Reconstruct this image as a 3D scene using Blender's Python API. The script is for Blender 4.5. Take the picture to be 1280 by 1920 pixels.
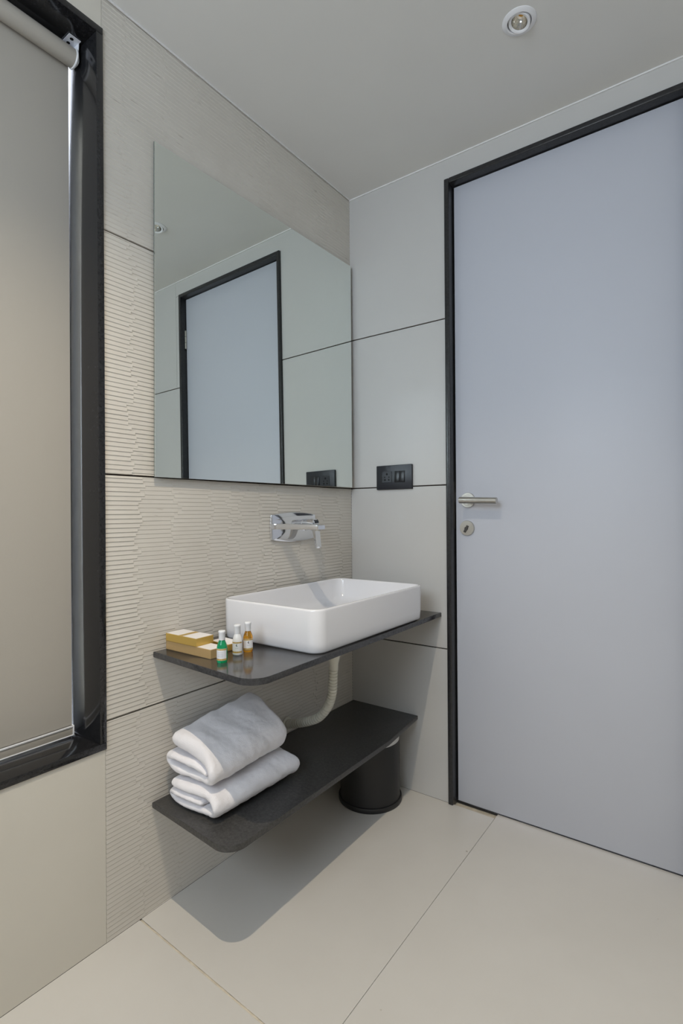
import bpy, bmesh, math, random
from mathutils import Vector, Matrix

for o in list(bpy.data.objects):
    bpy.data.objects.remove(o, do_unlink=True)
scene = bpy.context.scene
C = scene.collection
random.seed(7)

# ------------------------------------------------------------------ camera
# room axes: left wall is the plane x=0, door wall the plane y=0, z up (metres)
F_PX = 985.2
YAW, PITCH, ROLL = 0.6273, 0.0024, -0.0068
CAM = Vector((1.2217, -1.7539, 1.0435))
fw = Vector((-math.sin(YAW) * math.cos(PITCH), math.cos(YAW) * math.cos(PITCH), math.sin(PITCH)))
rt = fw.cross(Vector((0, 0, 1))).normalized()
up = rt.cross(fw)
r2 = math.cos(ROLL) * rt + math.sin(ROLL) * up
u2 = -math.sin(ROLL) * rt + math.cos(ROLL) * up
cd = bpy.data.cameras.new('camera')
cd.sensor_fit = 'VERTICAL'
cd.sensor_height = 36.0
cd.lens = 36.0 * F_PX / 1920.0
cd.clip_start = 0.02
cam = bpy.data.objects.new('camera', cd)
C.objects.link(cam)
m = Matrix((r2, u2, -fw)).transposed().to_4x4()
m.translation = CAM
cam.matrix_world = m
scene.camera = cam

# ------------------------------------------------------------------ world, daylight, exposure
world = bpy.data.worlds.new('sky')
scene.world = world
world.use_nodes = True
bg = world.node_tree.nodes['Background']
bg.inputs['Color'].default_value = (0.80, 0.86, 1.0, 1)
bg.inputs['Strength'].default_value = 11.8

sun_d = bpy.data.lights.new('sun', 'SUN')
sun_d.energy = 6.0
sun_d.angle = 0.01
sun_d.color = (1.0, 0.95, 0.86)
sun = bpy.data.objects.new('sun', sun_d)
C.objects.link(sun)
sun.location = (-3, -2, 4)
sun.rotation_euler = Vector((0.80, 0.24, -0.55)).to_track_quat('-Z', 'Y').to_euler()

scene.view_settings.view_transform = 'Standard'
scene.view_settings.look = 'None'
scene.view_settings.gamma = 1.0
scene.view_settings.use_curve_mapping = False
scene.view_settings.exposure = 0.0

# room size
H = 2.316
XR = 2.05          # right wall
YR = -2.60         # wall behind the camera
LIGHT_A = (0.725, -1.405)
LIGHT_V = (0.804, -0.378)


# ------------------------------------------------------------------ materials
def new_mat(name):
    mt = bpy.data.materials.new(name)
    mt.use_nodes = True
    nt = mt.node_tree
    return mt, nt, nt.nodes['Principled BSDF']


def mix_rgb(nt, fac, a, b):
    n = nt.nodes.new('ShaderNodeMix')
    n.data_type = 'RGBA'
    if hasattr(fac, 'node'):
        nt.links.new(fac, n.inputs[0])
    else:
        n.inputs[0].default_value = fac
    for s, v in ((6, a), (7, b)):
        if hasattr(v, 'node'):
            nt.links.new(v, n.inputs[s])
        else:
            n.inputs[s].default_value = (*v, 1)
    return n.outputs[2]


def noise(nt, scale, detail=2, rough=0.5, coord=None, mscale=None):
    n = nt.nodes.new('ShaderNodeTexNoise')
    n.inputs['Scale'].default_value = scale
    n.inputs['Detail'].default_value = detail
    n.inputs['Roughness'].default_value = rough
    tc = nt.nodes.new('ShaderNodeTexCoord')
    src = tc.outputs['Object']
    if mscale:
        mp = nt.nodes.new('ShaderNodeMapping')
        mp.inputs['Scale'].default_value = mscale
        nt.links.new(src, mp.inputs['Vector'])
        src = mp.outputs['Vector']
    nt.links.new(src, n.inputs['Vector'])
    return n.outputs['Fac']


def ramp(nt, src, p0, p1):
    n = nt.nodes.new('ShaderNodeMapRange')
    n.inputs['From Min'].default_value = p0
    n.inputs['From Max'].default_value = p1
    nt.links.new(src, n.inputs['Value'])
    return n.outputs['Result']


def bump(nt, b, src, strength, dist):
    n = nt.nodes.new('ShaderNodeBump')
    n.inputs['Strength'].default_value = strength
    n.inputs['Distance'].default_value = dist
    nt.links.new(src, n.inputs['Height'])
    nt.links.new(n.outputs['Normal'], b.inputs['Normal'])


def plain(name, col, rough=0.5, metal=0.0, spec=0.5, var=0.0, vscale=6.0, bmp=0.0, bscale=200.0, coat=0.0):
    mt, nt, b = new_mat(name)
    b.inputs['Base Color'].default_value = (*col, 1)
    b.inputs['Roughness'].default_value = rough
    b.inputs['Metallic'].default_value = metal
    b.inputs['Specular IOR Level'].default_value = spec
    b.inputs['Coat Weight'].default_value = coat
    b.inputs['Coat Roughness'].default_value = 0.06
    if var:
        f = noise(nt, vscale, 4, 0.6)
        lo = tuple(c * (1 - var) for c in col)
        hi = tuple(min(1, c * (1 + var)) for c in col)
        nt.links.new(mix_rgb(nt, ramp(nt, f, 0.3, 0.7), lo, hi), b.inputs['Base Color'])
    if bmp:
        bump(nt, b, noise(nt, bscale, 2), bmp, 0.001)
    return mt


M = {}
M['ceiling'] = plain('ceiling_paint', (0.73, 0.72, 0.695), 0.75, var=0.015, vscale=3)
M['bead'] = plain('white_sealant', (0.80, 0.79, 0.79), 0.5)
M['tile_plain'] = plain('plain_glazed_tile', (0.565, 0.555, 0.54), 0.30, var=0.012, vscale=4)
M['tile_beige'] = plain('beige_satin_tile', (0.66, 0.625, 0.555), 0.5, var=0.015, vscale=4)
M['wall'] = plain('wall_paint', (0.68, 0.66, 0.62), 0.7)
M['grout'] = plain('dark_brown_grout', (0.035, 0.022, 0.017), 0.9)
M['floor_grout'] = plain('cream_grout', (0.60, 0.53, 0.42), 0.95, var=0.15, vscale=60, bmp=0.5, bscale=300)
M['door'] = plain('cool_white_laminate', (0.55, 0.565, 0.625), 0.48, var=0.008, vscale=3)
M['ceramic'] = plain('white_ceramic', (0.78, 0.775, 0.80), 0.12, coat=0.5)
M['chrome'] = plain('polished_chrome', (0.80, 0.81, 0.84), 0.06, 1.0)
M['steel'] = plain('brushed_steel', (0.56, 0.54, 0.50), 0.32, 1.0)
M['steel_dark'] = plain('dark_metal', (0.08, 0.075, 0.07), 0.45, 0.6)
M['switch'] = plain('navy_black_plastic', (0.011, 0.012, 0.018), 0.38)
M['switch2'] = plain('black_plastic_insert', (0.006, 0.006, 0.009), 0.30)
M['hole'] = plain('hole_shade_black', (0.001, 0.001, 0.001), 0.9)  # near-black colour standing in for the shade inside pin and screw holes
M['bin'] = plain('black_satin_metal', (0.014, 0.014, 0.015), 0.42)
M['bin_ring'] = plain('pale_steel_ring', (0.75, 0.75, 0.74), 0.4, 0.2)
M['pipe'] = plain('ivory_plastic', (0.74, 0.72, 0.63), 0.4)
M['white_plastic'] = plain('white_plastic', (0.82, 0.82, 0.84), 0.35)
M['white_metal'] = plain('white_coated_metal', (0.80, 0.81, 0.86), 0.35)
M['fabric'] = plain('taupe_blind_fabric', (0.42, 0.39, 0.345), 0.85, bmp=0.15, bscale=900)
M['gold'] = plain('gold_card', (0.60, 0.40, 0.10), 0.35, 0.45)
M['gold_pale'] = plain('tan_card', (0.55, 0.37, 0.17), 0.42, 0.25)
M['card'] = plain('white_card', (0.80, 0.77, 0.75), 0.6)
M['label'] = plain('bottle_label_paper', (0.80, 0.80, 0.82), 0.5)
M['label_gold'] = plain('bottle_label_gold', (0.62, 0.43, 0.13), 0.4, 0.3, var=0.35, vscale=420)
M['ink'] = plain('dark_ink', (0.03, 0.03, 0.035), 0.6)
M['ink_grey'] = plain('grey_ink', (0.42, 0.43, 0.47), 0.6)
M['lotion'] = plain('white_lotion_plastic', (0.80, 0.80, 0.81), 0.3)
M['reflector'] = plain('faceted_reflector', (0.78, 0.77, 0.74), 0.18, 1.0)
M['chip'] = plain('amber_chip', (0.80, 0.42, 0.08), 0.5)
M['alu'] = plain('aluminium_frame', (0.45, 0.44, 0.42), 0.4, 0.8)


def glassy(name, col, rough=0.02, ior=1.4):
    mt, nt, b = new_mat(name)
    b.inputs['Base Color'].default_value = (*col, 1)
    b.inputs['Transmission Weight'].default_value = 0.75
    b.inputs['Roughness'].default_value = rough
    b.inputs['IOR'].default_value = ior
    return mt


M['green'] = glassy('green_liquid', (0.02, 0.72, 0.34))
M['amber'] = glassy('amber_liquid', (0.95, 0.48, 0.04))
mt, nt, b = new_mat('window_glass')
tr = nt.nodes.new('ShaderNodeBsdfTransparent')
tr.inputs[0].default_value = (0.93, 0.96, 0.95, 1)
gl = nt.nodes.new('ShaderNodeBsdfGlossy')
gl.inputs['Roughness'].default_value = 0.02
ms = nt.nodes.new('ShaderNodeMixShader')
ms.inputs[0].default_value = 0.06
nt.links.new(tr.outputs[0], ms.inputs[1])
nt.links.new(gl.outputs[0], ms.inputs[2])
nt.links.new(ms.outputs[0], nt.nodes['Material Output'].inputs['Surface'])
M['glass'] = mt

mt, nt, b = new_mat('mirror_silver')
b.inputs['Base Color'].default_value = (0.885, 0.935, 0.90, 1)
b.inputs['Metallic'].default_value = 1.0
b.inputs['Roughness'].default_value = 0.0
M['mirror'] = mt
M['mirror_edge'] = plain('mirror_glass_edge', (0.10, 0.13, 0.12), 0.15)

# textured tile: off-white with faint rust flecks
mt, nt, b = new_mat('ribbed_relief_tile')
f1 = noise(nt, 5, 4, 0.6)
base = mix_rgb(nt, ramp(nt, f1, 0.3, 0.7), (0.605, 0.57, 0.515), (0.65, 0.615, 0.56))
f2 = noise(nt, 26, 3, 0.55, mscale=(1, 0.35, 1.6))
base = mix_rgb(nt, ramp(nt, f2, 0.72, 0.80), base, (0.50, 0.37, 0.22))
f3 = noise(nt, 60, 2, 0.5, mscale=(1, 0.25, 2.2))
base = mix_rgb(nt, ramp(nt, f3, 0.70, 0.76), base, (0.44, 0.40, 0.35))
nt.links.new(base, b.inputs['Base Color'])
b.inputs['Roughness'].default_value = 0.45
M['tile_rib'] = mt

# floor tile
mt, nt, b = new_mat('cream_floor_tile')
f1 = noise(nt, 3.5, 5, 0.6)
base = mix_rgb(nt, ramp(nt, f1, 0.3, 0.7), (0.655, 0.625, 0.58), (0.69, 0.66, 0.615))
f2 = noise(nt, 34, 1, 0.4)
base = mix_rgb(nt, ramp(nt, f2, 0.80, 0.83), base, (0.40, 0.35, 0.29))
nt.links.new(base, b.inputs['Base Color'])
b.inputs['Roughness'].default_value = 0.34
M['floor'] = mt


# black granite: dark with pale flecks and scuffs
def granite(name, rough, col, scuff):
    mt, nt, b = new_mat(name)
    f1 = noise(nt, 140, 4, 0.7)
    base = mix_rgb(nt, ramp(nt, f1, 0.35, 0.75), col, tuple(c * 2.4 for c in col))
    f2 = noise(nt, 45, 6, 0.75)
    base = mix_rgb(nt, ramp(nt, f2, 0.62, 0.72), base, scuff)
    nt.links.new(base, b.inputs['Base Color'])
    b.inputs['Roughness'].default_value = rough
    bump(nt, b, f1, 0.08, 0.001)
    return mt


M['granite'] = granite('polished_black_granite', 0.12, (0.030, 0.030, 0.032), (0.09, 0.09, 0.09))
M['granite_m'] = granite('honed_black_granite', 0.36, (0.036, 0.035, 0.034), (0.07, 0.07, 0.07))
M['granite_w'] = granite('window_black_granite', 0.11, (0.011, 0.011, 0.012), (0.035, 0.035, 0.035))
M['granite_f'] = granite('frame_black_granite', 0.28, (0.013, 0.013, 0.014), (0.045, 0.045, 0.045))

# terry towel
mt, nt, b = new_mat('white_terry')
b.inputs['Base Color'].default_value = (0.88, 0.855, 0.88, 1)
b.inputs['Roughness'].default_value = 0.95
b.inputs['Sheen Weight'].default_value = 0.3
bump(nt, b, noise(nt, 420, 3, 0.7), 0.6, 0.002)
M['terry'] = mt


# ------------------------------------------------------------------ object helpers
def link(o, parent=None):
    C.objects.link(o)
    if parent is not None:
        o.parent = parent
        o.matrix_parent_inverse = Matrix.Translation(-WORLD.get(parent.name, Vector((0, 0, 0))))
    return o


WORLD = {}


def tag(o, label=None, cat=None, group=None, kind=None):
    if label:
        o['label'] = label
    if cat:
        o['category'] = cat
    if group:
        o['group'] = group
    if kind:
        o['kind'] = kind
    return o


def empty(name, loc, label=None, cat=None, group=None, kind=None):
    o = bpy.data.objects.new(name, None)
    o.empty_display_size = 0.05
    C.objects.link(o)
    o.location = loc
    WORLD[o.name] = Vector(loc)
    return tag(o, label, cat, group, kind)


def obj(name, bm, mat, parent=None, smooth=False, angle=None):
    me = bpy.data.meshes.new(name)
    bmesh.ops.recalc_face_normals(bm, faces=bm.faces[:])
    bm.to_mesh(me)
    bm.free()
    for mm in (mat if isinstance(mat, (list, tuple)) else [mat]):
        me.materials.append(mm)
    if smooth:
        me.polygons.foreach_set('use_smooth', [True] * len(me.polygons))
        if angle is not None:
            me.set_sharp_from_angle(angle=math.radians(angle))
    o = bpy.data.objects.new(name, me)
    return link(o, parent)


def add_box(bm, lo, hi, bevel=0.0, seg=2):
    r = bmesh.ops.create_cube(bm, size=1.0)
    vs = r['verts']
    for v in vs:
        v.co = Vector([lo[i] + (v.co[i] + 0.5) * (hi[i] - lo[i]) for i in range(3)])
    if bevel:
        es = list({e for v in vs for e in v.link_edges})
        bmesh.ops.bevel(bm, geom=es, offset=bevel, segments=seg, affect='EDGES', profile=0.5)


def box(name, lo, hi, mat, parent=None, bevel=0.0, seg=2):
    bm = bmesh.new()
    add_box(bm, lo, hi, bevel, seg)
    return obj(name, bm, mat, parent, smooth=bevel > 0, angle=35)


def lathe_bm(bm, profile, seg=40, close=True, axis_mat=None):
    """profile: list of (r, z); revolved round z"""
    rings = []
    for r, z in profile:
        if r < 1e-6:
            rings.append([bm.verts.new((0, 0, z))])
        else:
            rings.append([bm.verts.new((r * math.cos(2 * math.pi * k / seg), r * math.sin(2 * math.pi * k / seg), z)) for k in range(seg)])
    for a, b_ in zip(rings, rings[1:]):
        for k in range(seg):
            k2 = (k + 1) % seg
            if len(a) == 1 and len(b_) == 1:
                continue
            if len(a) == 1:
                bm.faces.new((a[0], b_[k], b_[k2]))
            elif len(b_) == 1:
                bm.faces.new((a[k], a[k2], b_[0]))
            else:
                bm.faces.new((a[k], a[k2], b_[k2], b_[k]))
    if axis_mat is not None:
        for ring in rings:
            for v in ring:
                v.co = axis_mat @ v.co
    return bm


def lathe(name, profile, mat, parent=None, seg=40, mtx=None, angle=40):
    bm = bmesh.new()
    lathe_bm(bm, profile, seg, axis_mat=mtx)
    return obj(name, bm, mat, parent, smooth=True, angle=angle)


def place(loc, zdir=(0, 0, 1)):
    q = Vector((0, 0, 1)).rotation_difference(Vector(zdir).normalized())
    return Matrix.Translation(Vector(loc)) @ q.to_matrix().to_4x4()


def prism(name, pts, z0, z1, mat, parent=None, bevel=0.0, mtx=None, seg=2, seedj=None):
    bm = bmesh.new()
    lo = [bm.verts.new((x, y, z0)) for x, y in pts]
    hi = [bm.verts.new((x, y, z1)) for x, y in pts]
    n = len(pts)
    bm.faces.new(lo[::-1])
    top = bm.faces.new(hi)
    for k in range(n):
        bm.faces.new((lo[k], lo[(k + 1) % n], hi[(k + 1) % n], hi[k]))
    if bevel:
        es = [e for e in bm.edges if abs(e.verts[0].co.z - e.verts[1].co.z) < 1e-9]
        bmesh.ops.bevel(bm, geom=es, offset=bevel, segments=seg, affect='EDGES', profile=0.5)
    if mtx is not None:
        for v in bm.verts:
            v.co = mtx @ v.co
    return obj(name, bm, mat, parent, smooth=bevel > 0, angle=35)


def round_poly(corners, seg=8):
    """corners: list of (x, y, radius) -> rounded outline"""
    out = []
    n = len(corners)
    for i, (x, y, r) in enumerate(corners):
        p = Vector((x, y))
        a = (Vector(corners[i - 1][:2]) - p).normalized()
        b_ = (Vector(corners[(i + 1) % n][:2]) - p).normalized()
        if r <= 0:
            out.append((x, y))
            continue
        half = a.angle(b_) / 2
        d = r / math.tan(half)
        c = p + (a + b_).normalized() * (r / math.sin(half))
        s, e = p + a * d, p + b_ * d
        a0 = math.atan2(s.y - c.y, s.x - c.x)
        a1 = math.atan2(e.y - c.y, e.x - c.x)
        da = (a1 - a0 + math.pi) % (2 * math.pi) - math.pi
        for k in range(seg + 1):
            t = a0 + da * k / seg
            out.append((c.x + r * math.cos(t), c.y + r * math.sin(t)))
    return out


def catmull(pts, n=8):
    out = []
    P = [Vector(p) for p in pts]
    P = [2 * P[0] - P[1]] + P + [2 * P[-1] - P[-2]]
    for i in range(1, len(P) - 2):
        for k in range(n):
            t = k / n
            a, b_, c, d = P[i - 1], P[i], P[i + 1], P[i + 2]
            out.append(0.5 * ((2 * b_) + (c - a) * t + (2 * a - 5 * b_ + 4 * c - d) * t * t + (3 * b_ - a - 3 * c + d) * t ** 3))
    out.append(P[-2])
    return out


# ================================================================== THE SETTING
T = 0.008     # tile thickness
G = 0.0042    # grout joint
WY0, WY1 = -2.25, -1.054       # window frame outer, along the left wall
WZ0, WZ1 = 0.473, 2.232
DX0, DX1, DZ = 0.420, 1.165, 2.238   # door frame outer

# --- floor
fl = box('floor', (-0.15, YR - 0.1, -0.10), (XR + 0.1, 0.16, -T), M['floor_grout'])
tag(fl, kind='structure')
FX = 0.586
g = 0.0005
YS, YW, YK = -0.9628, 0.0026, -0.036      # wide joint: start at the wall, half width, slant


def yj(x, side):
    return YS + YK * x + side * YW


ftiles = [(0.0, FX - g, None, 0.0), (FX + g, FX + 0.6 - g, None, 0.03), (FX + 0.6 + g, XR, None, 0.03),
          (0.0, FX + 0.03 - g, -2.17, None), (FX + 0.03 + g, FX + 0.63 - g, -2.17, None), (FX + 0.63 + g, XR, -2.17, None),
          (0.0, 1.0, YR, -2.1715), (1.0015, XR, YR, -2.1715)]
for x0, x1, y0, y1 in ftiles:
    ya, yb = (yj(x0, 1), yj(x1, 1)) if y0 is None else (y0, y0)
    yc, yd = (yj(x1, -1), yj(x0, -1)) if y1 is None else (y1, y1)
    prism('tile', [(x0, ya), (x1, yb), (x1, yc), (x0, yd)], -T, 0.0, M['floor'], fl, bevel=0.0005, seg=1)
# rough mortar smeared along the wide joint
bm = bmesh.new()
n = 150
rows = []
for i in range(n + 1):
    x = 0.004 + (2.0 - 0.004) * i / n
    w = 0.0028 + 0.0012 * random.random()
    hgt = 0.0004 + 0.0006 * random.random()
    yc = yj(x, 0) + random.uniform(-0.0006, 0.0006)
    rows.append([bm.verts.new((x, yc - w, -0.0002)), bm.verts.new((x, yc, hgt)), bm.verts.new((x, yc + w * 0.8, -0.0012))])
for a, b_ in zip(rows, rows[1:]):
    bm.faces.new((a[0], b_[0], b_[1], a[1]))
    bm.faces.new((a[1], b_[1], b_[2], a[2]))
obj('mortar_joint', bm, M['floor_grout'], fl)

# --- ceiling
def ceiling_mesh(x0, x1, y0, y1, holes, r, hs=0.05):
    """board with round cut-outs below a solid slab"""
    bm = bmesh.new()

    def q(*pts):
        bm.faces.new([bm.verts.new(p_) for p_ in pts])
    ycur = y0
    for hx_, hy_ in sorted(holes, key=lambda p_: p_[1]):
        a, b_ = hy_ - hs, hy_ + hs
        q((x0, ycur, H), (x1, ycur, H), (x1, a, H), (x0, a, H))
        q((x0, a, H), (hx_ - hs, a, H), (hx_ - hs, b_, H), (x0, b_, H))
        q((hx_ + hs, a, H), (x1, a, H), (x1, b_, H), (hx_ + hs, b_, H))
        n_ = 48
        ring, sq = [], []
        for k in range(n_):
            t = 2 * math.pi * k / n_ + math.pi / 4
            c_, s_ = math.cos(t), math.sin(t)
            m_ = max(abs(c_), abs(s_))
            ring.append((hx_ + r * c_, hy_ + r * s_, H))
            sq.append((hx_ + hs * c_ / m_, hy_ + hs * s_ / m_, H))
        for k in range(n_):
            j = (k + 1) % n_
            q(sq[k], sq[j], ring[j], ring[k])
            q(ring[k], ring[j], (*ring[j][:2], H + 0.012), (*ring[k][:2], H + 0.012))
        ycur = b_
    q((x0, ycur, H), (x1, ycur, H), (x1, y1, H), (x0, y1, H))
    add_box(bm, (x0, y0, H + 0.05), (x1, y1, H + 0.10))
    for a, b_ in (((x0, y0), (x1, y0)), ((x1, y0), (x1, y1)), ((x1, y1), (x0, y1)), ((x0, y1), (x0, y0))):
        q((*a, H), (*b_, H), (*b_, H + 0.05), (*a, H + 0.05))
    return bm


cl = obj('ceiling', ceiling_mesh(-0.15, XR + 0.1, YR - 0.1, 0.16, [LIGHT_A, LIGHT_V], 0.034), M['ceiling'])
tag(cl, kind='structure')


def frame_wall(name, axis, c0, c1, u0, u1, z0, z1, hole, mat):
    """wall slab with one rectangular hole; axis 0: slab thickness along x, u = y"""
    hu0, hu1, hz0, hz1 = hole
    bm = bmesh.new()
    for a0, a1, b0, b1 in ((u0, hu0, z0, z1), (hu1, u1, z0, z1), (hu0, hu1, z0, hz0), (hu0, hu1, hz1, z1)):
        if a1 - a0 < 1e-5 or b1 - b0 < 1e-5:
            continue
        if axis == 0:
            add_box(bm, (c0, a0, b0), (c1, a1, b1))
        else:
            add_box(bm, (a0, c0, b0), (a1, c1, b1))
    o = obj(name, bm, mat)
    tag(o, kind='structure')
    return o


# --- left wall (window, ribbed relief tiles, plain tiles below the window)
wl = frame_wall('wall_left', 0, -0.15, -T, YR - 0.1, 0.16, -T, H, (WY0 + 0.001, WY1 - 0.001, WZ0 + 0.001, WZ1 - 0.001), M['grout'])
ZL = [0.0, 0.5396, 1.1432, 1.7432, H]
ZB = [0.0, 0.5513, 1.1432, 1.7432, H]


def ribbed_tile(y0, y1, z0, z1, parent, seed):
    rnd = random.Random(seed)
    bm = bmesh.new()
    p = 0.0114
    # columns with a phase shift each; the seams wander from row to row
    cols = [y0]
    while cols[-1] < y1 - 0.12:
        cols.append(cols[-1] + rnd.uniform(0.05, 0.15))
    cols = cols[:-1] + [y1] if y1 - cols[-1] < 0.05 else cols + [y1]
    nc = len(cols) - 1
    phase = [(c % 2) * 0.4 + rnd.uniform(-0.14, 0.14) for c in range(nc)]
    amp = [rnd.choice((0.0005, 0.0008, 0.0011, 0.0014)) for _ in range(nc)]
    back = -T

    def quad(a, b_, c, d):
        bm.faces.new([bm.verts.new(q) for q in (a, b_, c, d)])
    nr = int((z1 - z0) / p) + 3
    seam = {}
    for c in range(1, nc):
        w = 0.0
        for r in range(-1, nr):
            w = 0.6 * w + rnd.uniform(-0.016, 0.016)
            seam[c, r] = cols[c] + w
    for c in range(nc):
        a = amp[c]
        for r in range(-1, nr):
            za = z0 + (r + phase[c]) * p
            zb = za + p
            za, zb = max(za, z0), min(zb, z1)
            if zb - za < 1e-5:
                continue
            ya = y0 if c == 0 else seam[c, r]
            yb = y1 if c == nc - 1 else seam[c + 1, r]
            if yb - ya < 0.002:
                continue
            aa = a * rnd.uniform(0.75, 1.15)
            zm = za + (zb - za) * 0.16          # nose of the rib
            bt, tp = aa, -0.0004
            quad((tp, ya, za), (tp, yb, za), (bt, yb, zm), (bt, ya, zm))
            quad((bt, ya, zm), (bt, yb, zm), (tp, yb, zb), (tp, ya, zb))
            for yy in (ya, yb):
                bm.faces.new([bm.verts.new(q) for q in ((tp, yy, za), (bt, yy, zm), (tp, yy, zb))])
    add_box(bm, (back, y0, z0), (-0.0004, y1, z1))
    me = bpy.data.meshes.new('tile')
    bm.to_mesh(me)
    bm.free()
    me.materials.append(M['tile_rib'])
    return link(bpy.data.objects.new('tile', me), parent)


for i in range(4):
    ribbed_tile(-1.0549, -0.0005, ZL[i] + (G / 2 if i else 0), ZL[i + 1] - (G / 2 if i < 3 else 0), wl, 11 + i)
for y0, y1, z0, z1 in ((-2.252, -1.0552, 0, WZ0 - 0.001), (YR, -2.2535, 0, WZ0 - 0.001), (-2.252, -1.0552, WZ1 + 0.001, H),
                       (YR, -2.2535, WZ0, H)):
    box('tile', (-T, y0, z0), (0.0, y1, z1), M['tile_beige'], wl, 0.0008, 1)

# --- door wall
wb = frame_wall('wall_back', 1, T, 0.16, -0.15, XR + 0.1, -T, H, (DX0 + 0.002, DX1 - 0.002, -T, DZ - 0.002), M['grout'])
for i in range(3):
    z0, z1 = ZB[i] + (G / 2 if i else 0), ZB[i + 1] - G / 2
    box('tile', (0.0, 0.0, z0), (DX0 - 0.0005, T, z1), M['tile_plain'], wb, 0.0008, 1)
    box('tile', (DX1 + 0.0005, 0.0, z0), (XR, T, z1), M['tile_plain'], wb, 0.0008, 1)
z0 = ZB[3] + G / 2
mz = Matrix(((1, 0, 0, 0), (0, 0, -1, T), (0, 1, 0, 0), (0, 0, 0, 1)))     # (x, z, depth) -> (x, y, z)
prism('tile', [(0, z0), (DX0 - 0.0005, z0), (DX0 - 0.0005, DZ + 0.0005), (1.2, DZ + 0.0005), (1.2, H), (0, H)], 0, T, M['tile_plain'], wb, mtx=mz)
prism('tile', [(1.2015, DZ - 0.06), (1.2015, z0), (XR, z0), (XR, H), (1.2015, H)], 0, T, M['tile_plain'], wb, mtx=mz)
prism('tile', [(DX1 + 0.0005, z0), (1.2, z0), (1.2, DZ - 0.001), (DX1 + 0.0005, DZ - 0.001)], 0, T, M['tile_plain'], wb, mtx=mz)

# --- unseen walls that close the room; the one behind the camera has an added window, inferred from the door's bluish sheen
wr = box('wall_right', (XR, YR - 0.1, -T), (XR + 0.1, 0.16, H), M['wall'])
tag(wr, kind='structure')
RW = (0.25, 1.35, 1.30, 2.20)
wf = frame_wall('wall_front', 1, YR - 0.1, YR, -0.15, XR + 0.1, -T, H, RW, M['wall'])
w2 = empty('window_2', (0.8, YR - 0.05, RW[2]), kind='structure')
for lo, hi in (((RW[0], RW[2]), (RW[0] + 0.04, RW[3])), ((RW[1] - 0.04, RW[2]), (RW[1], RW[3])), ((RW[0] + 0.04, RW[2]), (RW[1] - 0.04, RW[2] + 0.04)),
               ((RW[0] + 0.04, RW[3] - 0.04), (RW[1] - 0.04, RW[3]))):
    box('frame_bar', (lo[0], YR - 0.08, lo[1]), (hi[0], YR - 0.03, hi[1]), M['alu'], w2)
box('pane', (RW[0] + 0.04, YR - 0.058, RW[2] + 0.04), (RW[1] - 0.04, YR - 0.053, RW[3] - 0.04), M['glass'], w2)
pd = bpy.data.lights.new('daylight_portal', 'AREA')
pd.shape = 'RECTANGLE'
pd.size, pd.size_y = RW[1] - RW[0], RW[3] - RW[2]
pd.cycles.is_portal = True
po = bpy.data.objects.new('daylight_portal', pd)
C.objects.link(po)
po.location = ((RW[0] + RW[1]) / 2, YR - 0.02, (RW[2] + RW[3]) / 2)
po.rotation_euler = (math.radians(90), 0, 0)

# --- sealant bead round the ceiling
box('trim_1', (0.0006, -0.0045, H - 0.0045), (XR, -0.0002, H - 0.0002), M['bead'])
box('trim_2', (0.0035, YR, H - 0.004), (0.0065, -0.005, H - 0.0002), M['bead'])
for nme in ('trim_1', 'trim_2'):
    tag(bpy.data.objects[nme], kind='structure')

# --- window in the left wall: black granite surround, aluminium frame and glass behind the blind
w1 = empty('window_1', (-0.05, (WY0 + WY1) / 2, WZ0), kind='structure')
fwid = 0.017
xb, xf = -0.15, 0.0045
box('jamb', (xb, WY1 - fwid, WZ0 + fwid), (xf, WY1, WZ1 - fwid), M['granite_w'], w1, 0.001)
box('jamb', (xb, WY0, WZ0 + fwid), (xf, WY0 + fwid, WZ1 - fwid), M['granite_w'], w1, 0.001)
box('sill', (xb, WY0, WZ0), (xf, WY1, WZ0 + fwid - 0.0004), M['granite_w'], w1, 0.001)
box('head', (xb, WY0, WZ1 - fwid + 0.0004), (xf, WY1, WZ1), M['granite_w'], w1, 0.001)
ji = WY1 - fwid
for lo, hi in (((ji - 0.028, WZ0 + fwid), (ji - 0.0005, WZ1 - fwid)), ((WY0 + fwid + 0.0005, WZ0 + fwid), (WY0 + fwid + 0.028, WZ1 - fwid)),
               ((WY0 + fwid + 0.028, WZ0 + fwid), (ji - 0.028, WZ0 + fwid + 0.028)), ((WY0 + fwid + 0.028, WZ1 - fwid - 0.11), (ji - 0.028, WZ1 - fwid))):  # top bar deepened to block daylight above the blind's roller
    box('sash_bar', (-0.149, lo[0], lo[1]), (-0.128, hi[0], hi[1]), M['alu'], w1, 0.001)
box('pane', (-0.141, WY0 + fwid + 0.028, WZ0 + fwid + 0.028), (-0.137, ji - 0.028, WZ1 - fwid - 0.11), M['glass'], w1)

# --- door: granite surround, cool white leaf
d1 = empty('door_1', ((DX0 + DX1) / 2, 0.03, 0), kind='structure')
fy0, fy1 = -0.011, 0.12
fd = 0.018
box('jamb', (DX0, fy0, 0.0), (DX0 + fd, fy1, DZ), M['granite_f'], d1, 0.003, 3)
box('jamb', (DX1 - fd, fy0, 0.0), (DX1, fy1, DZ), M['granite_f'], d1, 0.003, 3)
box('head', (DX0 + fd, fy0, DZ - fd), (DX1 - fd, fy1, DZ), M['granite_f'], d1, 0.003, 3)
box('door_stop', (DX0 + fd, 0.062, 0.0), (DX0 + fd + 0.014, 0.075, DZ - fd), M['granite_f'], d1)
box('door_stop', (DX1 - fd - 0.014, 0.062, 0.0), (DX1 - fd, 0.075, DZ - fd), M['granite_f'], d1)
box('threshold', (DX0 + fd, 0.030, -0.006), (DX1 - fd, fy1, 0.0015), M['granite_f'], d1)
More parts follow.
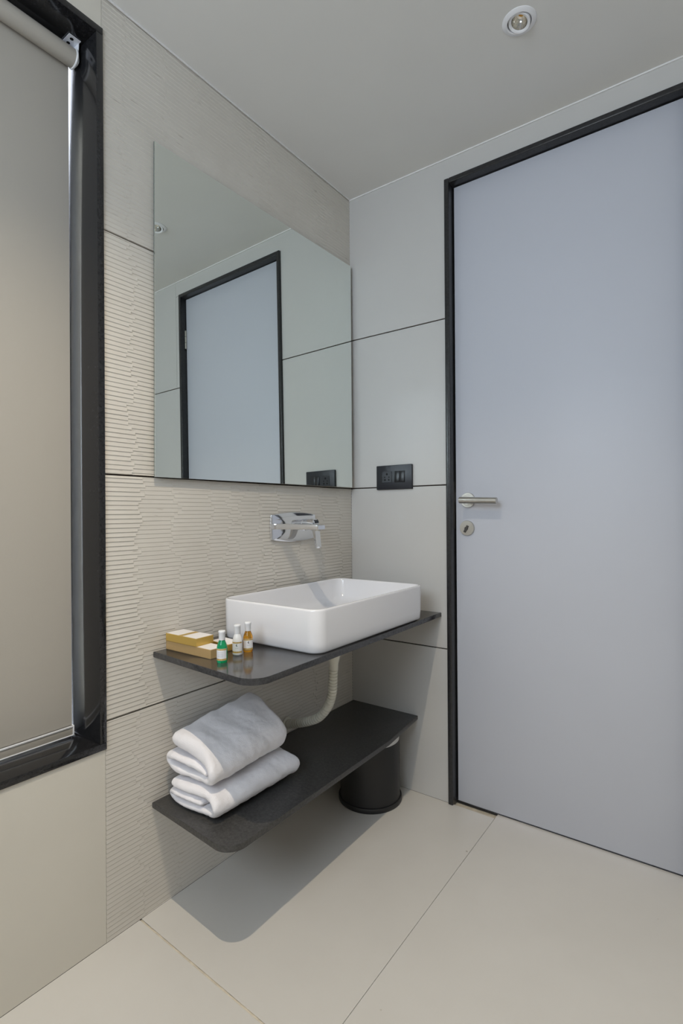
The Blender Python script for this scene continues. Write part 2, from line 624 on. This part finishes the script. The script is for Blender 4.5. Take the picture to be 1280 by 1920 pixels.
LX0, LX1, LY0 = DX0 + fd + 0.0055, DX1 - fd - 0.003, 0.024
leaf = box('leaf', (LX0, LY0, 0.007), (LX1, 0.060, DZ - fd - 0.004), M['door'], d1, 0.0012)
# lever handle
hx, hz = 0.4895, 1.087
ydir = (0, -1, 0)
lathe('handle_rose', [(0, 0), (0.0265, 0), (0.0265, 0.006), (0.0255, 0.0075), (0.019, 0.0075), (0.0185, 0.0065), (0, 0.0065)], M['steel'], leaf, 48, place((hx, LY0, hz), ydir))
bm = bmesh.new()
lathe_bm(bm, [(0.0092, 0), (0.0092, 0.055), (0, 0.0552)], 28, axis_mat=place((hx, LY0 - 0.006, hz), ydir))
lathe_bm(bm, [(0, 0), (0.0104, 0), (0.0113, 0.001), (0.0113, 0.131), (0.0104, 0.132), (0, 0.132)], 32, axis_mat=place((hx - 0.0092, LY0 - 0.055, hz - 0.0005), (1, 0, -0.035)))
obj('handle_lever', bm, M['steel'], leaf, smooth=True, angle=40)
lz = 0.988
lathe('lock_rose', [(0, 0), (0.0265, 0), (0.0265, 0.0075), (0.0255, 0.009), (0, 0.0092)], M['steel'], leaf, 48, place((hx - 0.003, LY0, lz), ydir))
bm = bmesh.new()
add_box(bm, (-0.0045, -0.0035, -0.017), (0.0045, 0.0, 0.010), 0.0015)
lathe_bm(bm, [(0, 0.0), (0.006, 0.0), (0.006, 0.004), (0, 0.004)], 20, axis_mat=place((0, 0, -0.002), ydir))
rm = place((hx - 0.003, LY0 - 0.0088, lz)) @ Matrix.Rotation(math.radians(28), 4, 'Y')
for v in bm.verts:
    v.co = rm @ v.co
obj('key_slot', bm, M['steel_dark'], leaf)
# strike plate on the jamb, forend on the leaf edge
box('strike_plate', (DX0 + fd, 0.010, 0.985), (DX0 + fd + 0.0012, 0.030, 1.155), M['steel_dark'], d1)
box('latch_bolt', (DX0 + fd + 0.0012, 0.034, 1.08), (LX0 + 0.001, 0.045, 1.115), M['steel'], d1)
# hinges on the right-hand jamb
for z in (0.25, 1.10, 2.0):
    bm = bmesh.new()
    for k in range(3):
        lathe_bm(bm, [(0, 0), (0.006, 0.0), (0.006, 0.031), (0, 0.031)], 16, axis_mat=Matrix.Translation((LX1 + 0.0015, LY0 - 0.004, z - 0.05 + k * 0.033)))
    obj('hinge', bm, M['steel'], d1, smooth=True, angle=40)

# ================================================================== THINGS
# --- counter and lower shelf: hand-cut black granite slabs
CZ = 0.6816
SZ = 0.287


def slab(name, outline, z1, th, mat, label, cat):
    o = prism(name, outline, z1 - th, z1, mat, None, bevel=0.0022, seg=2)
    return tag(o, label, cat)


counter = slab('countertop', round_poly([(0.0028, -0.0006, 0), (0.0028, -0.923, 0), (0.402, -0.951, 0.050), (0.3945, -0.0006, 0)], 12), CZ, 0.0155,
               M['granite'], 'polished black granite countertop slab carrying the white basin', 'countertop')
shelf = slab('wall_shelf', round_poly([(0.0028, -0.0006, 0), (0.0028, -0.929, 0), (0.3235, -0.952, 0.048), (0.321, -0.25, 0), (0.2955, -0.0006, 0)], 12), SZ, 0.015,
             M['granite_m'], 'lower black stone shelf holding the folded towels', 'shelf')

# --- vessel basin
BZ0, BZ1 = CZ, 0.797
bx0, bx1, by0, by1 = 0.026, 0.393, -0.715, -0.128


def rrect(x0, x1, y0, y1, r, seg=10):
    return round_poly([(x0, y0, r), (x1, y0, r), (x1, y1, r), (x0, y1, r)], seg)


def loft(bm, loops, cap0=True, cap1=True):
    rs = [[bm.verts.new((x, y, z)) for x, y in pts] for pts, z in loops]
    n = len(rs[0])
    for a, b_ in zip(rs, rs[1:]):
        for k in range(n):
            bm.faces.new((a[k], a[(k + 1) % n], b_[(k + 1) % n], b_[k]))
    if cap0:
        bm.faces.new(rs[0][::-1])
    if cap1:
        bm.faces.new(rs[-1])


def inset(d, r):
    return rrect(bx0 + d, bx1 - d, by0 + d, by1 - d, r)


basin = empty('vessel_basin', ((bx0 + bx1) / 2, (by0 + by1) / 2, BZ0), 'rectangular white ceramic vessel basin standing on the black countertop', 'basin')
bm = bmesh.new()
loft(bm, [(inset(0.014, 0.030), BZ0), (inset(0.006, 0.034), BZ0 + 0.0015), (inset(0.003, 0.036), BZ0 + 0.006), (inset(0.001, 0.037), BZ0 + 0.03),
          (inset(0.0, 0.038), BZ1 - 0.006), (inset(0.0006, 0.0375), BZ1 - 0.002), (inset(0.0025, 0.036), BZ1), (inset(0.0065, 0.033), BZ1),
          (inset(0.0085, 0.032), BZ1 - 0.002), (inset(0.0098, 0.034), BZ1 - 0.008), (inset(0.016, 0.042), BZ0 + 0.055), (inset(0.030, 0.05), BZ0 + 0.030),
          (inset(0.060, 0.06), BZ0 + 0.020), (inset(0.12, 0.04), BZ0 + 0.015)])
obj('bowl', bm, M['ceramic'], basin, smooth=True, angle=60)
lathe('drain', [(0, 0), (0.024, 0), (0.024, 0.002), (0.021, 0.003), (0.010, 0.0032), (0.0, 0.0036)], M['chrome'], basin, 36,
      Matrix.Translation((0.205, -0.40, BZ0 + 0.0152)))

# --- corrugated waste pipe
PY = -0.402
pipe = empty('waste_pipe', (0.2, PY, 0.55), 'ivory corrugated plastic waste pipe curving from basin to wall', 'pipe')
px = [(0.207, 0.645), (0.206, 0.60), (0.205, 0.55), (0.203, 0.50), (0.197, 0.455), (0.180, 0.415), (0.145, 0.375), (0.10, 0.351), (0.05, 0.333), (0.004, 0.320)]
path = catmull([Vector((x, PY, z)) for x, z in px], 40)
L = [0.0]
for a, b_ in zip(path, path[1:]):
    L.append(L[-1] + (b_ - a).length)
tot = L[-1]
pitch = 0.0100
nrib = int(tot / pitch)


def at_len(s):
    for i in range(len(L) - 1):
        if L[i + 1] >= s:
            t = (s - L[i]) / max(1e-9, L[i + 1] - L[i])
            return path[i].lerp(path[i + 1], t), (path[i + 1] - path[i]).normalized()
    return path[-1], (path[-1] - path[-2]).normalized()


bm = bmesh.new()
rings = []
SEG = 24
start = 0.105
k = start
s = start
while s < tot - 0.002:
    for ds, r in ((0.0, 0.0120), (0.0016, 0.0150), (0.0070, 0.0150), (0.0086, 0.0120)):
        ss = min(s + ds, tot)
        c, t = at_len(ss)
        nrm = Vector((0, 1, 0))
        bi = t.cross(nrm).normalized()
        rings.append([bm.verts.new(c + r * (math.cos(q) * nrm + math.sin(q) * bi)) for q in [2 * math.pi * j / SEG for j in range(SEG)]])
    s += pitch
for a, b_ in zip(rings, rings[1:]):
    for j in range(SEG):
        bm.faces.new((a[j], a[(j + 1) % SEG], b_[(j + 1) % SEG], b_[j]))
obj('hose', bm, M['pipe'], pipe, smooth=True, angle=50)
c0, _ = at_len(start)
lathe('coupling', [(0.0, 0.0), (0.0148, 0.0), (0.0152, 0.02), (0.0195, 0.034), (0.0225, 0.052), (0.0225, CZ - 0.0155 - c0.z - 0.0002), (0, CZ - 0.0155 - c0.z - 0.0002)],
      M['pipe'], pipe, 32, Matrix.Translation((0.2062, PY, c0.z)))
lathe('wall_collar', [(0.0145, 0.0), (0.024, 0.0), (0.023, 0.003), (0.015, 0.0045)], M['pipe'], pipe, 32, place((0.0029, PY, 0.3205), (1, 0, 0)))

# --- wall mirror
MY0, MY1, MZ0, MZ1 = -0.9155, -0.008, 1.1440, 2.043
mir = empty('wall_mirror', (0.006, (MY0 + MY1) / 2, MZ0), 'large frameless rectangular mirror fixed to the ribbed wall', 'mirror')
MIRROR_YAW, MIRROR_TILT = -0.0110, -0.0080      # hung slightly out of true: bottom and right edge stand off the wall
mtx = Matrix.Translation((0.0150, (MY0 + MY1) / 2, (MZ0 + MZ1) / 2)) @ Matrix.Rotation(MIRROR_YAW, 4, 'Z') @ Matrix.Rotation(MIRROR_TILT, 4, 'Y')
# glass cut: local (y, z) corners, anticlockwise seen from the room
GLASS = [(-0.4615, -0.4510), (0.4330, -0.4475), (0.4430, 0.4428), (-0.4515, 0.4424)]


def glass_slab(name, x0, x1, e, mat):
    bm = bmesh.new()
    lo_ = [bm.verts.new(mtx @ Vector((x0, y, z))) for y, z in GLASS]
    hi_ = [bm.verts.new(mtx @ Vector((x1, y - math.copysign(e, y), z - math.copysign(e, z)))) for y, z in GLASS]
    bm.faces.new(lo_[::-1])
    bm.faces.new(hi_)
    for k in range(4):
        bm.faces.new((lo_[k], lo_[(k + 1) % 4], hi_[(k + 1) % 4], hi_[k]))
    return obj(name, bm, mat, mir)


glass_slab('backing', -0.0030, 0.0, 0.0, M['mirror_edge'])
glass_slab('silvered_glass', 0.0, 0.0014, 0.0002, M['mirror'])

# --- wall mounted mixer tap
tap = empty('basin_mixer', (0.0, -0.35, 0.997), 'chrome wall-mounted basin mixer above the white basin', 'tap')
pc = (-0.361, 0.997)


def yz(pts, x0, x1, name, mat, parent, bev=0.0):
    mt_ = Matrix(((0, 0, 1, 0), (1, 0, 0, 0), (0, 1, 0, 0), (0, 0, 0, 1)))   # (y, z, x)
    return prism(name, pts, x0, x1, mat, parent, bevel=bev, mtx=mt_)


# plate: long edges bow outwards, face gently domed
hw, hh, bow = 0.116, 0.0415, 0.0095
outl = []
for i in range(21):
    t = -1 + 2 * i / 20
    outl.append((pc[0] + hw * t, pc[1] - hh - bow * (1 - t * t)))
for i in range(1, 8):
    t = -1 + 2 * i / 8
    outl.append((pc[0] + hw + 0.002 * (1 - t * t), pc[1] + hh * t))
for i in range(21):
    t = 1 - 2 * i / 20
    outl.append((pc[0] + hw * t, pc[1] + hh + bow * (1 - t * t)))
for i in range(1, 8):
    t = 1 - 2 * i / 8
    outl.append((pc[0] - hw - 0.002 * (1 - t * t), pc[1] + hh * t))
bm = bmesh.new()
rings = []
for sc_, x in ((1.0, 0.0026), (1.0, 0.0065), (0.985, 0.0085), (0.93, 0.0098), (0.6, 0.0118), (0.25, 0.0125)):
    rings.append([bm.verts.new((x, pc[0] + (y - pc[0]) * (sc_ if sc_ < 0.9 else 1 - (1 - sc_) * 0.6), pc[1] + (z - pc[1]) * sc_)) for y, z in outl])
n = len(outl)
for a, b_ in zip(rings, rings[1:]):
    for k in range(n):
        bm.faces.new((a[k], a[(k + 1) % n], b_[(k + 1) % n], b_[k]))
bm.faces.new(rings[0][::-1])
bm.faces.new(rings[-1])
obj('wall_plate', bm, M['chrome'], tap, smooth=True, angle=40)
sy = -0.448
bm = bmesh.new()
loops = []
for x, dz, w, th in ((0.009, 0, 0.0185, 0.0098), (0.05, 0, 0.0185, 0.0092), (0.12, 0, 0.0185, 0.0086), (0.178, 0.0, 0.0185, 0.0080), (0.190, -0.0005, 0.0185, 0.0078), (0.197, -0.001, 0.017, 0.0065)):
    pts = round_poly([(sy - w, 1.0005 + dz - th, 0.002), (sy + w, 1.0005 + dz - th, 0.002), (sy + w, 1.0005 + dz + th, 0.002), (sy - w, 1.0005 + dz + th, 0.002)], 3)
    loops.append([bm.verts.new((x, y, z)) for y, z in pts])
n = len(loops[0])
for a, b_ in zip(loops, loops[1:]):
    for k in range(n):
        bm.faces.new((a[k], a[(k + 1) % n], b_[(k + 1) % n], b_[k]))
bm.faces.new(loops[0][::-1])
bm.faces.new(loops[-1])
sp = obj('spout', bm, M['chrome'], tap, smooth=True, angle=30)
lathe('aerator', [(0, 0), (0.0095, 0), (0.0095, 0.006), (0.0075, 0.006), (0.0, 0.005)], M['steel'], sp, 24, place((0.181, sy, 0.9935), (0, 0, -1)))
ky, kz = -0.309, 1.004
lathe('lever_body', [(0.0, 0.009), (0.022, 0.009), (0.022, 0.013), (0.0195, 0.015), (0.0195, 0.040), (0.0205, 0.041), (0.0205, 0.060), (0.0185, 0.062), (0, 0.062)], M['chrome'], tap, 40, place((0, ky, kz), (1, 0, 0)))
bm = bmesh.new()
prof = [(0.046, 1.024), (0.060, 1.024), (0.0655, 1.015), (0.068, 0.99), (0.072, 0.96), (0.0775, 0.926), (0.0745, 0.921), (0.0695, 0.924), (0.0635, 0.957), (0.058, 0.984), (0.046, 0.986)]
la = [bm.verts.new((x, ky - 0.0135, z)) for x, z in prof]
lb = [bm.verts.new((x, ky + 0.0135, z)) for x, z in prof]
bm.faces.new(la[::-1])
bm.faces.new(lb)
for k in range(len(prof)):
    bm.faces.new((la[k], la[(k + 1) % len(prof)], lb[(k + 1) % len(prof)], lb[k]))
bmesh.ops.bevel(bm, geom=bm.edges[:], offset=0.0012, segments=2, affect='EDGES')
obj('lever', bm, M['chrome'], tap, smooth=True, angle=35)

# --- socket and switch plate
sw = empty('switch_plate', (0.205, -0.004, 1.133), 'black rectangular plate with a socket and twin switches beside the door', 'switch plate')
box('plate', (0.1272, -0.0105, 1.1335), (0.2832, -0.0002, 1.2265), M['switch'], sw, 0.0022, 3)
so = box('socket', (0.1545, -0.0118, 1.161), (0.1965, -0.0100, 1.2025), M['switch'], sw, 0.0006, 1)
for (dx, dz, r) in ((0.0, 0.0115, 0.0042), (-0.0095, 0.0, 0.0026), (0.0095, 0.0, 0.0026), (-0.0085, -0.0105, 0.0036), (0.0085, -0.0105, 0.0036)):
    lathe('pin_hole_disc', [(0, 0), (r, 0), (r, 0.0003), (0, 0.0003)], M['hole'], so, 16, place((0.1755 + dx, -0.0118, 1.181 + dz), ydir))  # flat black discs, the dark of the holes put into the colour
box('switch_bezel', (0.2095, -0.0114, 1.1595), (0.2535, -0.0100, 1.2030), M['hole'], sw, 0.0005, 1)
for x0, x1 in ((0.2105, 0.2312), (0.2318, 0.2525)):
    bm = bmesh.new()
    add_box(bm, (x0, -0.0140, 1.1605), (x1, -0.0108, 1.2020), 0.0008, 2)
    for v in bm.verts:
        if v.co.y < -0.012:
            v.co.y += 0.0012 * (v.co.z - 1.181) / 0.02
    obj('rocker', bm, M['switch2'], sw, smooth=True, angle=35)

# --- roller blind
rb = empty('roller_blind', (-0.08, (WY0 + WY1) / 2, WZ0 + fwid), 'taupe roller blind pulled down inside the black window surround', 'blind')
by_r = ji - 0.0145
by_l = WY0 + fwid + 0.012
rx, rz, rr = -0.080, 2.180, 0.0215
lathe('fabric_roll', [(0, 0), (rr - 0.001, 0), (rr, 0.0006), (rr, by_r - by_l - 0.0006), (rr - 0.001, by_r - by_l), (0, by_r - by_l)], M['fabric'], rb, 48, place((rx, by_l, rz), (0, 1, 0)))
bfx = rx - rr + 0.0006
box('fabric_sheet', (bfx - 0.0006, by_l, WZ0 + fwid + 0.018), (bfx, by_r, rz), M['fabric'], rb)
hb0, hb1 = WZ0 + fwid + 0.0035, WZ0 + fwid + 0.028
hem = box('hem_bar', (bfx - 0.006, by_l, hb0), (bfx + 0.0045, by_r, hb1), M['fabric'], rb, 0.0012, 2)
box('hem_strip', (bfx - 0.0062, by_l, hb1 - 0.0045), (bfx + 0.0066, by_r, hb1), M['white_plastic'], hem, 0.0012, 2)
box('hem_strip', (bfx - 0.0062, by_l, hb0 - 0.0006), (bfx + 0.0058, by_r, hb0 + 0.002), M['white_plastic'], hem, 0.0006, 1)
box('end_cap', (bfx - 0.0064, by_r, hb0 - 0.0008), (bfx + 0.0068, by_r + 0.003, hb1 + 0.0006), M['white_plastic'], hem, 0.001, 2)
br = empty('tmp', (0, 0, 0))
bpy.data.objects.remove(br)
yb_ = by_r + 0.003
# end disc and L bracket
lathe('end_disc', [(0, 0), (rr + 0.001, 0), (rr + 0.002, 0.001), (rr + 0.002, 0.0035), (rr + 0.0005, 0.005), (0, 0.005)], M['white_plastic'], rb, 40, place((rx, by_r - 0.0005, rz), (0, 1, 0)))
hu = WZ1 - fwid
bm = bmesh.new()
xzp = round_poly([(rx - 0.014, hu - 0.0006, 0), (rx - 0.011, hu - 0.022, 0.003), (rx - 0.019, rz - 0.018, 0.010), (rx + 0.019, rz - 0.018, 0.010), (rx + 0.015, hu - 0.022, 0.003), (rx + 0.018, hu - 0.0006, 0)], 6)
a_ = [bm.verts.new((x, yb_ + 0.003, z)) for x, z in xzp]
b2 = [bm.verts.new((x, yb_ + 0.0045, z)) for x, z in xzp]
bm.faces.new(a_)
bm.faces.new(b2[::-1])
for k in range(len(xzp)):
    bm.faces.new((a_[k], a_[(k + 1) % len(xzp)], b2[(k + 1) % len(xzp)], b2[k]))
add_box(bm, (rx - 0.010, yb_ - 0.024, hu - 0.0022), (rx + 0.026, yb_ + 0.0045, hu - 0.0006))
bk = obj('bracket', bm, M['white_metal'], rb)
for dx in (-0.001, 0.016):
    lathe('screw_hole_disc', [(0, 0), (0.0042, 0), (0.0042, 0.0004), (0, 0.0004)], M['hole'], bk, 16, place((rx + dx, yb_ - 0.013, hu - 0.0022), (0, 0, -1)))  # black discs on the flange, hole shade put into the colour


# --- recessed ceiling downlights
def downlight(x, y, label, lit=None):
    t = empty('ceiling_downlight', (x, y, H), label, 'downlight', 'recessed ceiling downlights')
    lathe('trim_ring', [(0.0300, 0.014), (0.0300, -0.0040), (0.0322, -0.0052), (0.0385, -0.0038), (0.0425, -0.0012), (0.0428, -0.00005)], M['white_plastic'], t, 56, Matrix.Translation((x, y, H)))
    tilt = Matrix.Translation((x, y, H - 0.003)) @ Matrix.Rotation(math.radians(-14), 4, Vector((0.75, -0.66, 0)))
    bm = bmesh.new()
    lathe_bm(bm, [(0.0275, 0.006), (0.0275, -0.0022), (0.0265, -0.0032), (0.0225, -0.0026), (0.0205, -0.0010), (0.0202, 0.0005)], 48, axis_mat=tilt)
    gm = obj('gimbal', bm, M['white_plastic'], t, smooth=True, angle=40)
    bm = bmesh.new()
    lathe_bm(bm, [(0.0202, -0.0005), (0.0196, 0.004), (0.0180, 0.010), (0.0150, 0.016), (0.0110, 0.021), (0.0060, 0.0242)], 22, axis_mat=tilt)
    obj('reflector', bm, M['reflector'], gm)
    mat = M['chip']
    if lit:
        mat, nt, b_ = new_mat('lit_chip')
        b_.inputs['Emission Color'].default_value = (1.0, 0.85, 0.62, 1)
        b_.inputs['Emission Strength'].default_value = 20
    lathe('chip', [(0, 0), (0.0068, 0.0), (0.0068, -0.0008), (0, -0.0014)], mat, gm, 24, tilt @ Matrix.Translation((0, 0, 0.0240)))
    if lit:
        ld = bpy.data.lights.new('downlight_lamp', 'SPOT')
        ld.energy = lit
        ld.color = (1.0, 0.86, 0.66)
        ld.spot_size = math.radians(122)
        ld.spot_blend = 1.0
        ld.shadow_soft_size = 0.007
        lo = bpy.data.objects.new('downlight_lamp', ld)
        lo.location = (x, y, H - 0.012)
        link(lo, t)
        lo.location = (x, y, H - 0.014)
    return t


downlight(*LIGHT_V, 'white recessed ceiling downlight above the door, unlit')
downlight(*LIGHT_A, 'lit white recessed ceiling downlight nearest the window', 68)

# --- pedal-less round waste bin
bcx, bcy = 0.165, -0.1285
wbn = empty('waste_bin', (bcx, bcy, 0), 'round black metal waste bin on the floor under the shelf', 'bin')
Tm = Matrix.Translation((bcx, bcy, 0))
lathe('body', [(0, 0.004), (0.1105, 0.004), (0.1100, 0.018), (0.1092, 0.022), (0.1085, 0.221), (0.1068, 0.221), (0.1060, 0.012), (0, 0.012)], M['bin'], wbn, 64, Tm)
lathe('base_ring', [(0.102, 0.0), (0.1145, 0.0), (0.1162, 0.003), (0.1162, 0.013), (0.1145, 0.0165), (0.1108, 0.0175), (0.1106, 0.0)], M['bin'], wbn, 64, Tm)
lathe('inner_ring', [(0.1060, 0.205), (0.1078, 0.2215), (0.1078, 0.246), (0.1062, 0.248), (0.1040, 0.246), (0.1040, 0.205)], M['bin_ring'], wbn, 64, Tm)

# --- soap and amenity boxes
def amenity_box(name, lo, hi, mat_side, label, band=None, rot=0.0):
    cx, cy = (lo[0] + hi[0]) / 2, (lo[1] + hi[1]) / 2
    t = empty(name, (cx, cy, lo[2]), label, 'box', 'amenity boxes on the countertop')
    mt_ = Matrix.Translation((cx, cy, 0)) @ Matrix.Rotation(rot, 4, 'Z') @ Matrix.Translation((-cx, -cy, 0))

    def piece(nm, l, h, mat, bev):
        bm = bmesh.new()
        add_box(bm, l, h, bev, 1)
        for v in bm.verts:
            v.co = mt_ @ v.co
        obj(nm, bm, mat, t)
    piece('carton', lo, (hi[0], hi[1], hi[2] - 0.0004), mat_side, 0.0006)
    e = 0.0012
    if band:
        piece('top_panel', (lo[0] + e, lo[1] + e, hi[2] - 0.0004), (band[0], hi[1] - e, hi[2]), M['card'], 0)
        piece('top_panel', (band[1], lo[1] + e, hi[2] - 0.0004), (hi[0] - e, hi[1] - e, hi[2]), M['card'], 0)
    else:
        piece('top_panel', (lo[0] + e, lo[1] + e, hi[2] - 0.0004), (hi[0] - e, hi[1] - e, hi[2]), M['card'], 0)
    return t


amenity_box('amenity_box', (0.006, -0.886, CZ), (0.187, -0.838, CZ + 0.0235), M['gold_pale'], 'long tan box with white top lying under the gold box')
amenity_box('amenity_box', (0.010, -0.889, CZ + 0.0237), (0.134, -0.832, CZ + 0.0445), M['gold'], 'gold box with white top and gold band, topmost of the stack', (0.062, 0.080), 0.01)
amenity_box('soap_box', (0.090, -0.806, CZ), (0.166, -0.758, CZ + 0.0175), M['gold'], 'small flat white-topped gold box against the basin behind the bottles', None, -0.06)


# --- toiletry bottles
def bottle(x, y, mat, label, face, logo, scale=1.0):
    t = empty('toiletry_bottle', (x, y, CZ), label, 'bottle', 'toiletry bottles on the countertop')
    Tb = Matrix.Translation((x, y, CZ)) @ Matrix.Scale(scale, 4)
    R = 0.0128
    lathe('body', [(0, 0.0), (R - 0.0018, 0.0), (R - 0.0004, 0.0014), (R, 0.004), (R, 0.034), (R - 0.0006, 0.039), (R - 0.0022, 0.045), (R - 0.0042, 0.050), (R - 0.0056, 0.0535), (0.0064, 0.0555), (0, 0.0555)], mat, t, 40, Tb)
    cp = lathe('cap', [(0, 0.0545), (0.0077, 0.0545), (0.0079, 0.0555), (0.0082, 0.0715), (0.0086, 0.0722), (0.0086, 0.0755), (0.0078, 0.0770), (0, 0.0772)], M['white_plastic'], t, 36, Tb)

    def patch(nm, a0, a1, z0, z1, mat, dr, parent):
        bm = bmesh.new()
        n_ = max(3, int((a1 - a0) / 0.12))
        lo_, hi_ = [], []
        for k in range(n_ + 1):
            a = face + a0 + (a1 - a0) * k / n_
            lo_.append(bm.verts.new(Tb @ Vector(((R + dr) * math.cos(a), (R + dr) * math.sin(a), z0))))
            hi_.append(bm.verts.new(Tb @ Vector(((R + dr) * math.cos(a), (R + dr) * math.sin(a), z1))))
        for k in range(n_):
            bm.faces.new((lo_[k], lo_[k + 1], hi_[k + 1], hi_[k]))
        return obj(nm, bm, mat, parent, smooth=True)
    lab = patch('label', -1.2, 1.2, 0.0062, 0.0350, M['label'], 0.00012, t)
    patch('gold_band', -1.2, 1.2, 0.0066, 0.0108, M['label_gold'], 0.00022, lab)
    patch('gold_band', -1.2, 1.2, 0.0312, 0.0345, M['label_gold'], 0.00022, lab)
    if logo:
        for a0, a1, z0, z1 in ((-0.08, 0.10, 0.0268, 0.0288), (-0.14, 0.02, 0.0250, 0.0268), (-0.06, 0.16, 0.0234, 0.0250)):
            patch('emblem', a0, a1, z0, z1, M['ink'], 0.00026, lab)
        patch('print_line', -0.32, 0.36, 0.0185, 0.0193, M['ink_grey'], 0.00024, lab)
    else:
        for z in (0.0255, 0.0215, 0.0180, 0.0150):
            patch('print_line', -0.6, 0.45, z, z + 0.0007, M['ink_grey'], 0.00024, lab)
    return t


fa = math.atan2(CAM.y + 0.85, CAM.x - 0.21)
bottle(0.228, -0.885, M['green'], 'small bottle of green liquid with white cap beside the boxes', fa - 0.25, False)
bottle(0.208, -0.816, M['lotion'], 'small white lotion bottle between the green and amber bottles', fa - 0.2, True)
bottle(0.207, -0.778, M['amber'], 'small bottle of amber liquid with white cap next to the basin', fa + 0.05, True)


# --- folded towels
def towel(centre, y0, y1, label, drift, seed):
    rnd = random.Random(seed)
    cl = catmull([Vector((c[0], 0, c[1])) for c in centre], 7)
    hv = [v.x for v in catmull([Vector((c[2], 0, 0)) for c in centre], 7)]
    n = len(cl)
    left, right = [], []
    for i, c in enumerate(cl):
        t = (cl[min(i + 1, n - 1)] - cl[max(i - 1, 0)]).normalized()
        nn = Vector((-t.z, 0, t.x))
        left.append(c + nn * hv[i])
        right.append(c - nn * hv[i])
    t0 = (cl[0] - cl[1]).normalized() * hv[0]
    t1 = (cl[-1] - cl[-2]).normalized() * hv[-1]
    loop = left + [cl[-1] + t1 * 0.7 + (left[-1] - cl[-1]) * 0.7, cl[-1] + t1, cl[-1] + t1 * 0.7 + (right[-1] - cl[-1]) * 0.7] + right[::-1] + \
        [cl[0] + t0 * 0.7 + (right[0] - cl[0]) * 0.7, cl[0] + t0, cl[0] + t0 * 0.7 + (left[0] - cl[0]) * 0.7]
    cen = cl + [cl[-1]] * 3 + cl[::-1] + [cl[0]] * 3
    bm = bmesh.new()
    secs = []
    ny = 26
    for j in range(ny + 1):
        t = j / ny
        y = y0 + (y1 - y0) * t
        e = min(t, 1 - t) * (y1 - y0)
        sh = 1.0 if e > 0.012 else math.sqrt(max(0.0, 1 - ((0.012 - e) / 0.012) ** 2)) * 0.45 + 0.55
        ring = []
        for p_, c_ in zip(loop, cen):
            q = c_ + (p_ - c_) * sh
            dx, dz = drift(t, q.x, q.z)
            wob = 0.0016 * math.sin(9 * t + q.x * 40 + seed) + 0.0012 * math.sin(23 * t + q.z * 70 + seed * 2)
            ring.append(bm.verts.new((q.x + dx + wob * 0.6, y + (0.004 * math.sin(q.x * 38 + seed) + 0.003 * math.sin(q.z * 90)) * (1 - 2 * t), q.z + dz + wob * (q.z - centre_floor[seed]) / 0.08)))
        secs.append(ring)
    m_ = len(loop)
    for a, b_ in zip(secs, secs[1:]):
        for k in range(m_):
            bm.faces.new((a[k], a[(k + 1) % m_], b_[(k + 1) % m_], b_[k]))
    # end caps: quads across the band
    for ring in (secs[0], secs[-1]):
        for i in range(n - 1):
            bm.faces.new((ring[i], ring[i + 1], ring[n + 3 + n - 2 - i], ring[n + 3 + n - 1 - i]))
        bm.faces.new((ring[n - 1], ring[n], ring[n + 1], ring[n + 2], ring[n + 3]))
        bm.faces.new((ring[2 * n + 2], ring[2 * n + 3], ring[2 * n + 4], ring[2 * n + 5], ring[0]))
    o = obj('folded_towel', bm, M['terry'], None, smooth=True, angle=75)
    ss = o.modifiers.new('soft', 'SUBSURF')
    ss.levels = ss.render_levels = 2
    for sc_, st in ((0.055, 0.006), (0.018, 0.0022)):
        tx = bpy.data.textures.new('wrinkle', 'CLOUDS')
        tx.noise_scale = sc_
        dm = o.modifiers.new('wrinkle', 'DISPLACE')
        dm.texture = tx
        dm.strength = st
        dm.mid_level = 0.5
    return tag(o, label, 'towel', 'folded towels on the lower shelf')


centre_floor = {1: SZ, 2: SZ + 0.066}
low = [(0.158, 0.3180, .0085), (0.11, 0.3195, .0088), (0.062, 0.3190, .0090), (0.040, 0.3115, .0092), (0.052, 0.3005, .0095), (0.10, 0.2990, .0095), (0.17, 0.2992, .0095),
       (0.206, 0.3050, .0100), (0.2175, 0.3230, .0110), (0.200, 0.3390, .0125), (0.15, 0.3435, .0130), (0.09, 0.3450, .0130), (0.058, 0.3440, .0125)]
towel(low, -0.905, -0.597, 'bottom white folded terry towel lying on the lower stone shelf', lambda t, x, z: (0.004 * t, 0.0012), 1)
top = [(0.176, 0.3900, .0085), (0.125, 0.4000, .0090), (0.062, 0.4065, .0095), (0.029, 0.3960, .0100), (0.040, 0.3785, .0105), (0.085, 0.3735, .0105), (0.15, 0.3705, .0105),
       (0.189, 0.3740, .0115), (0.2015, 0.3950, .0140), (0.185, 0.4160, .0175), (0.150, 0.4310, .0200), (0.105, 0.4440, .0205), (0.062, 0.4490, .0195)]
towel(top, -0.902, -0.615, 'top white folded terry towel resting on another towel under the countertop',
      lambda t, x, z: (-0.016 * t, 0.0065 + 0.025 * t * max(0, (z - 0.37) / 0.1)), 2)
